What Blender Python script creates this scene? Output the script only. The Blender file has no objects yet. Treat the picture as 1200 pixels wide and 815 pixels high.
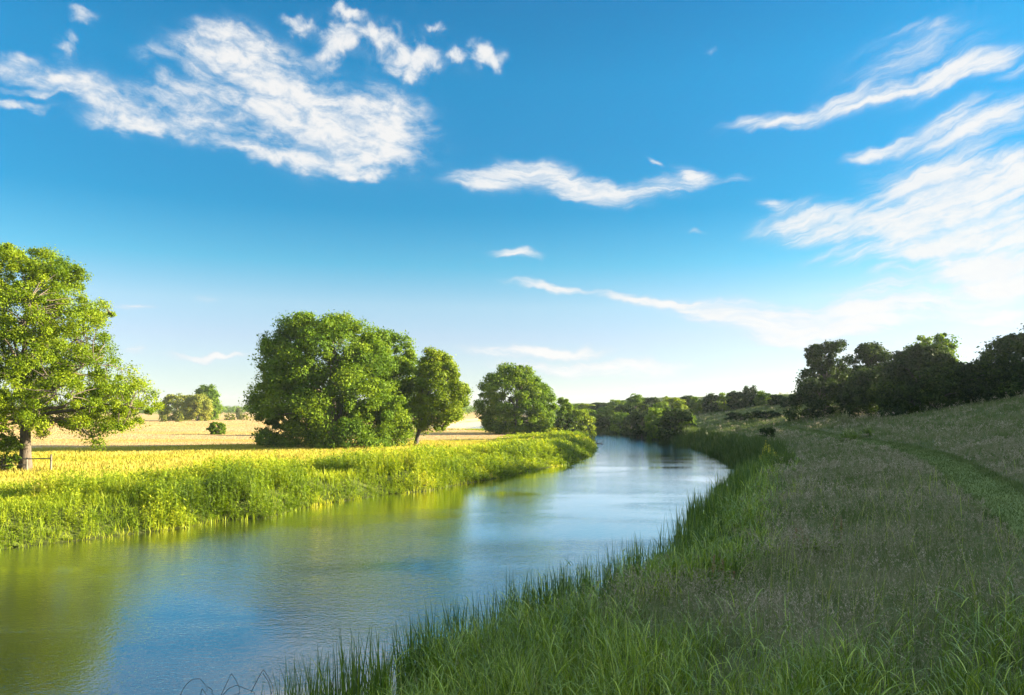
import bpy, math, numpy as np
from math import radians, sin, cos, tan, atan, atan2, pi, sqrt
rng = np.random.default_rng(7)
sc = bpy.context.scene
COL = sc.collection

# ------------------------------------------------------------------ camera model
F, U0, V0, H = 850.0, 600.0, 479.0, 5.5           # photograph pixels -> rays from (0,0,H)
def px(u, d): return (u - U0) / F * d
def pz(v, d): return H - (v - V0) / F * d

# ------------------------------------------------------------------ small numpy noise
def _h(ix, iy, seed):
    n = (ix.astype(np.int64) * 374761393 + iy.astype(np.int64) * 668265263 + seed * 974711) & 0x7fffffff
    n = ((n ^ (n >> 13)) * 1274126177) & 0x7fffffff
    n = n ^ (n >> 16)
    return (n & 0xffff) / 65535.0
def vnoise(x, y, seed=0):
    x = np.asarray(x, float); y = np.asarray(y, float)
    ix = np.floor(x); iy = np.floor(y); fx = x - ix; fy = y - iy
    fx = fx * fx * (3 - 2 * fx); fy = fy * fy * (3 - 2 * fy)
    a = _h(ix, iy, seed); b = _h(ix + 1, iy, seed); c = _h(ix, iy + 1, seed); d = _h(ix + 1, iy + 1, seed)
    return (a * (1 - fx) + b * fx) * (1 - fy) + (c * (1 - fx) + d * fx) * fy
def fbm(x, y, seed=0, o=3):
    t = 0; a = .5; n = 0
    for k in range(o):
        t = t + a * vnoise(x * 2 ** k, y * 2 ** k, seed + k); n += a; a *= .5
    return t / n
def sstep(a, b, x):
    t = np.clip((np.asarray(x, float) - a) / (b - a), 0, 1); return t * t * (3 - 2 * t)

# ------------------------------------------------------------------ river and terrain
LEFT = np.array([(-27, -60), (-26, -20), (-24.5, 0), (-22.5, 17), (-19.9, 28.2), (-17.9, 30.4), (-17, 31.6), (-15, 33.7), (-14.3, 35.6),
                 (-12.2, 36.5), (-11.6, 39.3), (-10.1, 42.9), (-8.2, 46), (-5.7, 48.6), (-2.6, 54.4), (1.5, 63), (5, 70.8),
                 (8.8, 84), (11.2, 98), (12.8, 114), (14.2, 130), (11.5, 146), (0, 157), (-18, 168), (-30, 186), (-30, 230), (-18, 300), (0, 420)], float)
RIGHT = np.array([(-6, -60), (-5, -20), (-4, 0), (-3.5, 8), (-3.2, 11), (-2.6, 13), (-1.9, 14.3), (-.8, 15.8), (.2, 16.8), (1.6, 18), (3.6, 21), (5.5, 25.5),
                  (7.2, 30), (10.5, 38), (13.6, 45), (17, 52.5), (19.4, 60), (21.6, 69), (23.6, 80), (24.8, 92), (25.4, 106), (25.6, 122),
                  (26, 138), (25.4, 152), (21, 161), (10, 170), (-5, 185), (-8, 230), (2, 300), (20, 420)], float)
def pdist(P, poly):
    best = np.full(len(P), 1e9)
    for a, b in zip(poly[:-1], poly[1:]):
        ab = b - a; t = np.clip(((P - a) @ ab) / (ab @ ab), 0, 1)
        q = P - (a + t[:, None] * ab); best = np.minimum(best, np.hypot(q[:, 0], q[:, 1]))
    return best
POLY = np.vstack([LEFT, RIGHT[::-1]])
def inside(P):
    x, y = P[:, 0], P[:, 1]; r = np.zeros(len(P), bool); n = len(POLY)
    for i in range(n):
        x1, y1 = POLY[i]; x2, y2 = POLY[(i + 1) % n]
        if y1 == y2: continue
        c = ((y1 > y) != (y2 > y)) & (x < (x2 - x1) * (y - y1) / (y2 - y1) + x1)
        r ^= c
    return r
def shore(P):
    """signed distance to the waterline (land > 0) and True where the nearest shore is the left one"""
    w = .55 * (vnoise(P[:, 0] * .35, P[:, 1] * .35, 91) - .5)
    dl, dr = pdist(P, LEFT), pdist(P, RIGHT)
    s = np.minimum(dl, dr); ins = inside(P)
    return np.where(ins, -s, s) + w * (s < 6), dl < dr
def terrain(x, y, full=False):
    x = np.atleast_1d(np.asarray(x, float)); y = np.atleast_1d(np.asarray(y, float))
    s, left = shore(np.stack([x, y], 1))
    sp = np.maximum(s, 0)
    zl = 1.1 * sstep(-.2, 2.6, s) + .25 * (fbm(x * .05, y * .05, 3) - .5) * sstep(2, 15, s)
    rise = np.where(sp < 35, .13 * sp + .0015 * sp ** 2, 6.39 + .42 * (np.minimum(sp, 82) - 35))
    cap = 7.6 + 40 * sstep(92, 58, y) + 4.5 * sstep(66, 86, x) * sstep(165, 140, y)  # last term: ground raised behind the hill trees to shade the far slope
    rise = np.where(rise > cap - 2, cap - 2 + 2 * (1 - np.exp(-(rise - cap + 2) / 2)), rise)
    fac = 1 + (.2 + .8 * sstep(0, 42, x) - 1) * sstep(60, 140, y)
    zr = 1.2 * sstep(-.2, 2.4, s) + rise * fac + .5 * (fbm(x * .09, y * .09, 5) - .5) * sstep(2, 12, s)
    z = np.where(left, zl, zr)
    z = np.where(s < 0, np.minimum(z, np.maximum(-1.4, .0 + .5 * s)), z)
    if full: return z, s, left
    return z
def tz(x, y): return float(terrain([x], [y])[0])
def ground_at(u, v, dmax=400):
    d = np.geomspace(6, dmax, 900); x = px(u, d); z = terrain(x, d); ray = pz(v, d)
    k = np.argmax(ray <= z)
    return float(x[k]), float(d[k]), float(z[k])

# ------------------------------------------------------------------ mesh / object helpers
def add_mesh(name, V, faces, mat, parent=None, tint=None, smooth=False, attrs=None):
    """faces: list of index arrays (n,3) / (n,4)"""
    V = np.ascontiguousarray(V, np.float32); me = bpy.data.meshes.new(name)
    if not isinstance(faces, list): faces = [faces]
    loops = np.concatenate([f.ravel() for f in faces]).astype(np.int32)
    cnt = np.concatenate([np.full(len(f), f.shape[1]) for f in faces])
    me.vertices.add(len(V)); me.vertices.foreach_set('co', V.ravel())
    me.loops.add(len(loops)); me.loops.foreach_set('vertex_index', loops)
    me.polygons.add(len(cnt)); st = np.concatenate([[0], np.cumsum(cnt)[:-1]]).astype(np.int32)
    me.polygons.foreach_set('loop_start', st)
    me.update(calc_edges=True); me.validate()
    if tint is not None:
        a = me.attributes.new('tint', 'FLOAT', 'POINT'); a.data.foreach_set('value', np.ascontiguousarray(tint, np.float32))
    for k, val in (attrs or {}).items():
        a = me.attributes.new(k, 'FLOAT', 'POINT'); a.data.foreach_set('value', np.ascontiguousarray(val, np.float32))
    if smooth: me.polygons.foreach_set('use_smooth', np.ones(len(me.polygons), bool))
    me.materials.append(mat)
    o = bpy.data.objects.new(name, me); COL.objects.link(o)
    if parent: o.parent = parent
    return o
def thing(name, label, cat, loc, group=None):
    o = bpy.data.objects.new(name, None); COL.objects.link(o); o.location = loc
    o.empty_display_size = .3; o['label'] = label; o['category'] = cat
    if group: o['group'] = group
    return o
def dup(root, loc, scale, rotz, label, group=None, name=None, cat=None):
    r = root.copy(); COL.objects.link(r); r.location = loc; r.scale = scale; r.rotation_euler = (0, 0, rotz)
    if name: r.name = name
    r['label'] = label
    if cat: r['category'] = cat
    if group: r['group'] = group
    elif 'group' in r: del r['group']
    for ch in list(root.children):
        c = ch.copy(); COL.objects.link(c); c.parent = r
    return r
def tubes(paths, sides=7):
    """paths: list of (points (n,3), radii (n)) -> verts, quads"""
    VV, FF, base = [], [], 0
    a = np.linspace(0, 2 * pi, sides, endpoint=False)
    for P, R in paths:
        P = np.asarray(P, float); R = np.asarray(R, float); n = len(P)
        T = np.gradient(P, axis=0); T /= np.linalg.norm(T, axis=1)[:, None] + 1e-9
        ref = np.where(np.abs(T[:, 2:3]) > .9, [[1., 0, 0]], [[0, 0, 1.]])
        X = np.cross(ref, T); X /= np.linalg.norm(X, axis=1)[:, None] + 1e-9; Y = np.cross(T, X)
        V = P[:, None] + R[:, None, None] * (np.cos(a)[None, :, None] * X[:, None] + np.sin(a)[None, :, None] * Y[:, None])
        VV.append(V.reshape(-1, 3))
        i = np.arange(n - 1)[:, None] * sides + np.arange(sides)[None]; j = np.arange(n - 1)[:, None] * sides + (np.arange(sides)[None] + 1) % sides
        FF.append(np.stack([i, j, j + sides, i + sides], -1).reshape(-1, 4) + base); base += n * sides
    return np.concatenate(VV), np.concatenate(FF)

# ------------------------------------------------------------------ materials
class NT:
    def __init__(s, tree): s.t = tree; s.n = tree.nodes; s.l = tree.links
    def new(s, typ, **kw):
        n = s.n.new(typ)
        for k, v in kw.items(): setattr(n, k, v)
        return n
    def link(s, a, b): s.l.new(a, b)
    def val(s, sock, x):
        if hasattr(x, 'is_linked') or isinstance(x, bpy.types.NodeSocket): s.l.new(x, sock)
        else: sock.default_value = x
    def math(s, op, a, b=None, c=None, clamp=False):
        n = s.n.new('ShaderNodeMath'); n.operation = op; n.use_clamp = clamp
        s.val(n.inputs[0], a)
        if b is not None: s.val(n.inputs[1], b)
        if c is not None: s.val(n.inputs[2], c)
        return n.outputs[0]
    def noise(s, vec, scale, detail=3, rough=.5, dist=0.):
        n = s.n.new('ShaderNodeTexNoise'); n.inputs['Scale'].default_value = scale; n.inputs['Detail'].default_value = detail
        n.inputs['Roughness'].default_value = rough; n.inputs['Distortion'].default_value = dist
        if vec is not None: s.l.new(vec, n.inputs['Vector'])
        return n.outputs['Fac']
    def ramp(s, fac, stops, interp='LINEAR'):
        n = s.n.new('ShaderNodeValToRGB'); cr = n.color_ramp; cr.interpolation = interp
        while len(cr.elements) < len(stops): cr.elements.new(.5)
        for e, (p, c) in zip(cr.elements, stops): e.position = p; e.color = (*c, 1)
        s.val(n.inputs[0], fac); return n.outputs['Color']
    def mix(s, f, a, b):
        n = s.n.new('ShaderNodeMix'); n.data_type = 'RGBA'
        s.val(n.inputs[0], f)
        for sock, x in ((n.inputs[6], a), (n.inputs[7], b)):
            if isinstance(x, tuple): sock.default_value = (*x, 1)
            else: s.l.new(x, sock)
        return n.outputs[2]
    def mapr(s, x, a, b, c, d, smooth=False):
        n = s.n.new('ShaderNodeMapRange'); n.interpolation_type = 'SMOOTHSTEP' if smooth else 'LINEAR'
        s.val(n.inputs[0], x)
        for i, q in enumerate((a, b, c, d)): n.inputs[i + 1].default_value = q
        return n.outputs[0]
def mat(name):
    m = bpy.data.materials.new(name); m.use_nodes = True; m.node_tree.nodes.clear(); return m, NT(m.node_tree)
def leafy(name, stops, trans=.35, patch=None, rough=.55, spec=.25, tcol=(1.25, 1.2, .55)):
    """foliage: colour by per-leaf random tint and by large soft patches of the plant's own colour"""
    m, t = mat(name); out = t.new('ShaderNodeOutputMaterial')
    at = t.new('ShaderNodeAttribute', attribute_name='tint').outputs['Fac']
    geo = t.new('ShaderNodeNewGeometry').outputs['Position']
    f = at
    if patch:
        nz = t.noise(geo, patch[0], 2); f = t.math('ADD', t.math('MULTIPLY', at, 1 - patch[1]), t.math('MULTIPLY', t.mapr(nz, .3, .7, 0, 1), patch[1]))
    colr = t.ramp(f, stops)
    p = t.new('ShaderNodeBsdfPrincipled'); t.link(colr, p.inputs['Base Color']); p.inputs['Roughness'].default_value = rough
    p.inputs['Specular IOR Level'].default_value = spec
    tr = t.new('ShaderNodeBsdfTranslucent')
    mu = t.new('ShaderNodeMix', data_type='RGBA', blend_type='MULTIPLY'); mu.inputs[0].default_value = 1
    t.link(colr, mu.inputs[6]); mu.inputs[7].default_value = (*tcol, 1); t.link(mu.outputs[2], tr.inputs['Color'])
    mx = t.new('ShaderNodeMixShader'); mx.inputs[0].default_value = trans
    t.link(p.outputs[0], mx.inputs[1]); t.link(tr.outputs[0], mx.inputs[2]); t.link(mx.outputs[0], out.inputs[0])
    return m

M_ASH = leafy('ash_leaves', [(0, (.06, .115, .006)), (.5, (.15, .22, .008)), (1, (.28, .33, .012))], .42, (.25, .35), .6, .12)
M_BROAD = leafy('broad_leaves', [(0, (.042, .095, .007)), (.5, (.10, .175, .009)), (1, (.20, .27, .012))], .38, (.22, .35), .6, .12)
M_OAK = leafy('ochre_leaves', [(0, (.07, .125, .008)), (.5, (.15, .215, .010)), (1, (.26, .30, .015))], .38, (.3, .3), .6, .12)
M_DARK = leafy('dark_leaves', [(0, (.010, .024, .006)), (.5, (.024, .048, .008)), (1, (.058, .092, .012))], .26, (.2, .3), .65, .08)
M_FAR = leafy('willow_leaves', [(0, (.10, .14, .015)), (.5, (.19, .22, .022)), (1, (.32, .30, .04))], .3, (.1, .3))
M_PALE = leafy('pale_leaves', [(0, (.10, .13, .05)), (1, (.2, .22, .09))], .3)
def bark(name, c1, c2):
    m, t = mat(name); out = t.new('ShaderNodeOutputMaterial'); tc = t.new('ShaderNodeTexCoord').outputs['Object']
    mp = t.new('ShaderNodeMapping'); mp.inputs['Scale'].default_value = (5, 5, 1.2); t.link(tc, mp.inputs[0])
    nz = t.noise(mp.outputs[0], 2.5, 6, .65); p = t.new('ShaderNodeBsdfPrincipled'); t.link(t.ramp(nz, [(.3, c1), (.7, c2)]), p.inputs['Base Color'])
    p.inputs['Roughness'].default_value = .9; b = t.new('ShaderNodeBump'); b.inputs['Strength'].default_value = .7; b.inputs['Distance'].default_value = .05
    t.link(nz, b.inputs['Height']); t.link(b.outputs[0], p.inputs['Normal']); t.link(p.outputs[0], out.inputs[0]); return m
M_BARK = bark('bark', (.045, .035, .025), (.14, .11, .075))
M_BARKD = bark('dark_bark', (.035, .03, .022), (.10, .085, .065))
M_WOOD = bark('weathered_wood', (.08, .065, .045), (.22, .19, .15))
M_TWIG = bark('dead_stem', (.02, .018, .016), (.06, .05, .045))

# ------------------------------------------------------------------ trees
UNIT = rng.normal(size=(4096, 3)); UNIT /= np.linalg.norm(UNIT, axis=1)[:, None]
def leaves(C, R, n, L, r, flat=.8, upbias=.35):
    """leaf-sized quads through leaf clumps centred on C; returns verts, quads, tint"""
    M = len(C); N = M * n
    d = r.normal(size=(N, 3)); d[:, 2] += upbias; d /= np.linalg.norm(d, axis=1)[:, None]
    rad = np.repeat(R, n) * (.35 + .65 * r.random(N) ** .6) * (1 + .18 * r.normal(size=N))
    p = np.repeat(C, n, 0) + d * rad[:, None] * np.array([1, 1, flat])
    nor = d * .75 + r.normal(size=(N, 3)) * .5 + np.array([0, 0, .3]); nor /= np.linalg.norm(nor, axis=1)[:, None]
    a = r.normal(size=(N, 3)); a[:, 2] -= .5; a -= nor * (a * nor).sum(1)[:, None]; a /= np.linalg.norm(a, axis=1)[:, None] + 1e-9
    b = np.cross(nor, a); l = L * (.6 + .8 * r.random(N))[:, None]
    V = np.stack([p - a * l * .5, p + b * l * .3 - a * l * .05, p + a * l * .5 - nor * l * .12, p - b * l * .3 - a * l * .05], 1).reshape(-1, 3)
    Fq = np.arange(N * 4).reshape(-1, 4)
    t = np.clip(.5 + .2 * np.repeat(r.normal(size=M), n) + .22 * r.normal(size=N), 0, 1)
    return V, Fq, np.repeat(t, 4)
def curve(a, b, r, n=6, sag=.12, up=.0):
    a = np.asarray(a, float); b = np.asarray(b, float); t = np.linspace(0, 1, n)[:, None]
    L = np.linalg.norm(b - a); off = r.normal(size=3) * sag * L; off[2] += up * L
    wig = r.normal(size=(n, 3)) * .03 * L * np.sin(pi * t)
    return a + (b - a) * t + off * (4 * t * (1 - t)) * .5 + wig
def crown_clumps(prof, d, base, n, cr, r, depth=.85, shell=.5, jitter=.0, zlow=None):
    """prof rows (v, uL, uR) in photograph pixels at distance d -> clump centres filling that crown (relative to base)"""
    prof = np.array(prof, float); zs = pz(prof[:, 0], d) - base[2]; xl = px(prof[:, 1], d) - base[0]; xr = px(prof[:, 2], d) - base[0]
    o = np.argsort(zs); zs, xl, xr = zs[o], xl[o], xr[o]
    zz = np.linspace(zs[0] + .3 * cr, zs[-1] - .45 * cr, 200); w = np.interp(zz, zs, xr) - np.interp(zz, zs, xl); pr = (w + .6 * w.mean()); pr /= pr.sum()
    z = r.choice(zz, n, p=pr); cl = np.interp(z, zs, xl); cR = np.interp(z, zs, xr); cx = (cl + cR) / 2; hw = np.maximum((cR - cl) / 2 - .62 * cr, .12 * (cR - cl))
    hd = np.minimum(hw * depth, (zs[-1] - zs[0]) * .75)
    th = (np.arange(n) * 2.399963 + r.normal(size=n) * .3); rho = 1 - shell * r.random(n) ** 1.4
    rho *= 1 + jitter * r.normal(size=n)
    C = np.stack([cx + hw * rho * np.cos(th), hd * rho * np.sin(th), z + r.normal(size=n) * .15 * cr], 1)
    R = cr * (.5 + .85 * r.random(n)); k = r.random(n) < .14      # some small sprays stand out of the outline
    C[k] = C.mean(0) + (C[k] - C.mean(0)) * 1.03; R[k] = cr * r.uniform(.3, .5, k.sum())
    return C, R
def tree(name, label, cat, base, d, prof, n, cr, nl, L, lm, bm=None, seed=1, depth=.85, shell=.5, trunk_r=.3, trunk_h=.3, nlimb=14, lean=(0, 0),
         jitter=.0, extra=None, group=None, flat=.8, twigs=False, drop=0.):
    r = np.random.default_rng(seed)
    root = thing(name, label, cat, base, group)
    C, R = crown_clumps(prof, d, base, n, cr, r, depth, shell, jitter)
    if drop:      # thin the crown in ragged holes
        k = fbm(C[:, 0] / cr * .45 + 9 * seed, C[:, 2] / cr * .45 + C[:, 1] / cr * .3, seed) > drop
        C, R = C[k], R[k]
    if extra is not None:
        E = np.array([(px(u, d) - base[0], dy, pz(v, d) - base[2]) for u, v, dy, _ in extra]); C = np.vstack([C, E]); R = np.append(R, [e[3] for e in extra])
    V, Fq, t = leaves(C, R, nl, L, r, flat)
    Hh = C[:, 2].max(); zt = Hh * trunk_h
    top = np.array([lean[0], lean[1], zt])
    tp = np.array([[0, 0, -.4], [0, 0, 0], [lean[0] * .3, lean[1] * .3, zt * .35], [lean[0] * .7, lean[1] * .7, zt * .7], top])
    paths = [(tp, trunk_r * np.array([1.5, 1.3, 1.0, .92, .85]))]
    mid = C.mean(0); lead = curve(top, [mid[0] * .6, mid[1] * .5, Hh * .9], r, 9, .05); paths.append((lead, trunk_r * np.linspace(.75, .08, 9)))
    # limbs reach for well spread clumps
    sel = [int(r.integers(len(C)))]; dist = np.linalg.norm(C - C[sel[0]], axis=1)
    for k in range(min(nlimb, len(C)) - 1):
        j = int(np.argmax(dist)); sel.append(j); dist = np.minimum(dist, np.linalg.norm(C - C[j], axis=1))
    nodes = [lead]
    for j in sel:
        f = np.clip((C[j, 2] / Hh - .25) * .8, 0, .75) * r.uniform(.6, 1)
        a = lead[int(f * 8)] if f > .06 else tp[3] + (top - tp[3]) * r.uniform(.4, 1)
        P = curve(a, C[j], r, 8, .06, .10); paths.append((P, trunk_r * np.linspace(.42, .05, 8) * (1 - .5 * f))); nodes.append(P)
    if twigs:
        A = np.concatenate(nodes)
        for c in C:
            q = A[np.argmin(np.linalg.norm(A - c, axis=1))]; P = curve(q, c, r, 5, .12, .05); paths.append((P, trunk_r * np.linspace(.13, .03, 5)))
    TV, TF = tubes(paths, 7)
    add_mesh('trunk', TV, TF, bm or M_BARK, root, smooth=True)
    add_mesh('crown', V, Fq, lm, root, tint=t)
    return root

# ------------------------------------------------------------------ setting: terrain sheet, river
def seg(*a): return np.unique(np.concatenate([np.linspace(x0, x1, n, endpoint=True) for x0, x1, n in a]).round(4))
def geo(a, b, n): return np.sign(a) * np.geomspace(abs(a), abs(b), n)
xs = np.unique(np.concatenate([geo(-1600, -120, 26), seg((-120, -46, 34), (-46, -29, 20), (-29, 32, 150), (32, 112, 60)), geo(112, 1600, 26)]).round(3))
ys = np.unique(np.concatenate([seg((-60, 0, 26), (0, 62, 140), (62, 182, 140), (182, 450, 70)), geo(450, 1700, 24)]).round(3))
GX, GY = np.meshgrid(xs, ys); gx, gy = GX.ravel(), GY.ravel()
gz, gs, gl = terrain(gx, gy, True)
nx, ny = len(xs), len(ys)
i = (np.arange(ny - 1)[:, None] * nx + np.arange(nx - 1)[None]).ravel()
GF = np.stack([i, i + 1, i + 1 + nx, i + nx], 1)
def straw_of(x, y, left): return np.where(left, sstep(86, 98, y - .35 * (x + 20) + 5 * (fbm(x * .06, y * .06, 17) - .5)), 0)
straw = straw_of(gx, gy, gl)
m, t = mat('meadow_ground'); out = t.new('ShaderNodeOutputMaterial')
P = t.new('ShaderNodeNewGeometry').outputs['Position']
a_st = t.new('ShaderNodeAttribute', attribute_name='straw').outputs['Fac']; a_rt = t.new('ShaderNodeAttribute', attribute_name='rough').outputs['Fac']; a_bed = t.new('ShaderNodeAttribute', attribute_name='bed').outputs['Fac']
n1 = t.noise(P, .35, 5, .6); n2 = t.noise(P, 6, 3, .6)
mp = t.new('ShaderNodeMapping'); mp.inputs['Scale'].default_value = (.012, .055, 1); t.link(P, mp.inputs[0]); n3 = t.noise(mp.outputs[0], 1, 4, .55)
mp2 = t.new('ShaderNodeMapping'); mp2.inputs['Scale'].default_value = (.06, .5, 1); t.link(P, mp2.inputs[0]); n4 = t.noise(mp2.outputs[0], 1, 4, .6)
green = t.ramp(n1, [(.3, (.055, .075, .014)), (.7, (.10, .12, .022))])
strawc = t.ramp(t.math('ADD', t.math('MULTIPLY', n3, .7), t.math('MULTIPLY', n4, .3)), [(.40, (.34, .27, .05)), (.48, (.40, .275, .12)), (.66, (.44, .29, .155))])
rough = t.ramp(n1, [(.3, (.06, .085, .030)), (.7, (.11, .125, .055))])
c = t.mix(a_rt, green, rough); c = t.mix(a_st, c, strawc); c = t.mix(a_bed, c, (.03, .027, .012))
p = t.new('ShaderNodeBsdfPrincipled'); t.link(c, p.inputs['Base Color']); p.inputs['Roughness'].default_value = .95; p.inputs['Specular IOR Level'].default_value = .1
b = t.new('ShaderNodeBump'); b.inputs['Strength'].default_value = .8; b.inputs['Distance'].default_value = .12
t.link(t.math('ADD', n2, t.noise(P, 1.6, 4)), b.inputs['Height']); t.link(b.outputs[0], p.inputs['Normal']); t.link(p.outputs[0], out.inputs[0])
M_GROUND = m
g = add_mesh('ground', np.stack([gx, gy, gz], 1), GF, M_GROUND, smooth=True,
             attrs={'straw': straw, 'rough': np.where(gl, 0, sstep(1.5, 5, gs)), 'bed': sstep(.35, -.3, gs)})
g['kind'] = 'structure'

# river surface
m, t = mat('river_water'); out = t.new('ShaderNodeOutputMaterial'); P = t.new('ShaderNodeNewGeometry').outputs['Position']
def scl(sx, sy, rot=0):
    n = t.new('ShaderNodeMapping'); n.inputs['Scale'].default_value = (sx, sy, 1); n.inputs['Rotation'].default_value = (0, 0, rot); t.link(P, n.inputs[0]); return n.outputs[0]
w1 = t.noise(scl(2.6, 4.6, .5), 1, 4, .62, .4); w2 = t.noise(scl(.45, .8, .4), 1, 3, .5, .3); w3 = t.noise(scl(9, 14, .2), 1, 2, .5)
patch = t.mapr(t.noise(scl(.05, .13, .35), 1, 3, .55, .6), .36, .64, .25, 1.0, True)
hgt = t.math('ADD', t.math('ADD', t.math('MULTIPLY', w1, .75), t.math('MULTIPLY', w2, .45)), t.math('MULTIPLY', w3, .45))
b = t.new('ShaderNodeBump'); b.inputs['Distance'].default_value = .055
py_ = t.new('ShaderNodeSeparateXYZ'); t.link(P, py_.inputs[0])
t.link(t.math('MAXIMUM', t.math('MULTIPLY', patch, t.mapr(py_.outputs[1], 24, 52, .50, .22, True)), t.mapr(py_.outputs[1], 70, 120, 0, .75, True)), b.inputs['Strength']); t.link(hgt, b.inputs['Height'])
p = t.new('ShaderNodeBsdfPrincipled'); p.inputs['Base Color'].default_value = (.014, .019, .008, 1); p.inputs['Roughness'].default_value = .03
p.inputs['IOR'].default_value = 1.33; t.link(b.outputs[0], p.inputs['Normal']); gl_ = t.new('ShaderNodeBsdfGlossy'); gl_.inputs['Roughness'].default_value = .03; gl_.inputs['Color'].default_value = (1, 1, 1, 1); t.link(b.outputs[0], gl_.inputs['Normal'])
fz_ = t.new('ShaderNodeFresnel'); fz_.inputs['IOR'].default_value = 1.33; t.link(b.outputs[0], fz_.inputs['Normal'])
mxw = t.new('ShaderNodeMixShader'); t.link(t.math('MULTIPLY_ADD', fz_.outputs[0], 1.45, .28, clamp=True), mxw.inputs[0]); t.link(p.outputs[0], mxw.inputs[1]); t.link(gl_.outputs[0], mxw.inputs[2])
p.inputs['Specular IOR Level'].default_value = 0; t.link(mxw.outputs[0], out.inputs[0])
wx = np.linspace(-90, 60, 60); wy = np.linspace(-58, 425, 120); WX, WY = np.meshgrid(wx, wy)
i = (np.arange(119)[:, None] * 60 + np.arange(59)[None]).ravel()
wat = add_mesh('river', np.stack([WX.ravel(), WY.ravel(), 0 * WX.ravel()], 1), np.stack([i, i + 1, i + 61, i + 60], 1), m, smooth=True)
wat['kind'] = 'structure'

# ------------------------------------------------------------------ trees one by one
def base_at(u, d): x = px(u, d); return (x, d, tz(x, d) - .05)
B = base_at(30, 51)
tree('ash_tree', 'tall spreading ash with open crown and forked trunk at the far left beside the fence', 'tree', B, 51,
     [(287, -12, 42), (298, -45, 72), (318, -65, 96), (340, -80, 112), (362, -90, 126), (385, -100, 138), (402, -104, 139), (412, -104, 124), (425, -108, 148),
      (440, -112, 165), (456, -114, 180), (470, -112, 188), (484, -105, 186), (497, -90, 168), (506, -60, 135)], 760, .74, 290, .14, M_ASH, seed=11, depth=.8, shell=.75,
     trunk_r=.36, trunk_h=.27, nlimb=26, twigs=True, drop=.15, extra=[(118, 512, -1, .8), (128, 520, -1.2, .6), (108, 505, -.5, .9), (140, 503, -1, .8), (90, 500, .5, .7), (60, 508, -1, .5)])
B = base_at(392, 82)
tree('ash_tree', 'huge round-topped ash at the centre left with foliage hanging to the grass', 'tree', B, 82,
     [(368, 352, 392), (374, 333, 416), (385, 317, 430), (400, 308, 446), (412, 302, 456), (425, 299, 464), (440, 296, 470), (455, 293, 476), (470, 292, 480),
      (485, 293, 482), (500, 294, 483), (515, 296, 480), (528, 298, 470)], 560, 1.12, 370, .24, M_BROAD, seed=21, depth=.8, shell=.55, trunk_r=.5, trunk_h=.2, nlimb=22, twigs=False, drop=.11)
B = base_at(455, 89)
tree('ash_tree', 'rounded ash crown behind the right shoulder of the huge ash', 'tree', B, 89,
     [(388, 432, 452), (395, 420, 470), (405, 418, 484), (420, 418, 492), (440, 424, 495), (460, 428, 496), (480, 438, 495), (500, 448, 490), (514, 455, 482)],
     160, 1.1, 240, .30, M_BROAD, seed=31, trunk_r=.35, nlimb=12)
B = base_at(487, 86)
tree('field_maple', 'smaller ochre-green maple with short bare leaning trunk right of the huge ash', 'tree', B, 86,
     [(410, 500, 514), (420, 490, 530), (430, 487, 537), (440, 483, 541), (450, 481, 548), (460, 479, 553), (470, 478, 556), (480, 478, 553), (490, 480, 545), (500, 483, 528), (507, 487, 512)],
     260, .75, 200, .24, M_OAK, M_BARKD, seed=41, trunk_r=.24, trunk_h=.28, nlimb=16, lean=(.7, 0), drop=.12, twigs=True)
B = base_at(603, 126)
tree('oak_tree', 'round dark green tree standing alone before the river bend', 'tree', B, 126,
     [(429, 592, 614), (436, 578, 624), (445, 566, 636), (455, 559, 645), (465, 556, 652), (475, 555, 656), (485, 556, 657), (495, 560, 655), (503, 568, 648), (509, 578, 640)],
     330, 1.1, 200, .33, M_BROAD, seed=51, trunk_r=.4, trunk_h=.2, drop=.18, shell=.5)
B = base_at(661, 136)
tree('bush', 'small upright tree touching the right side of the lone round tree', 'tree', B, 136,
     [(467, 655, 666), (475, 651, 670), (485, 651, 673), (497, 651, 674), (504, 653, 672)], 36, .8, 120, .4, M_BROAD, seed=52, trunk_r=.15)
B = base_at(686, 128)
tree('bush', 'olive bush leaning over the water at the tip of the left bank', 'bush', B, 128,
     [(481, 668, 682), (487, 662, 694), (495, 662, 698), (504, 668, 699), (513, 676, 697)], 46, .7, 110, .36, M_OAK, M_BARKD, seed=53, trunk_r=.12)
B = base_at(664, 122)
tree('bush', 'low dark bush between the lone round tree and the olive bush', 'bush', B, 122,
     [(489, 655, 668), (495, 650, 676), (503, 650, 678), (510, 652, 676)], 30, .6, 110, .33, M_DARK, seed=54, trunk_r=.1)
B = base_at(6, 50)
tree('elder_bush', 'dark low bush crowding the foot of the far left ash trunk', 'bush', B, 50,
     [(503, -14, 10), (512, -30, 22), (525, -38, 26), (540, -40, 26), (553, -40, 24)], 60, .45, 110, .16, M_BROAD, seed=55, trunk_r=.07, drop=.3)
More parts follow.
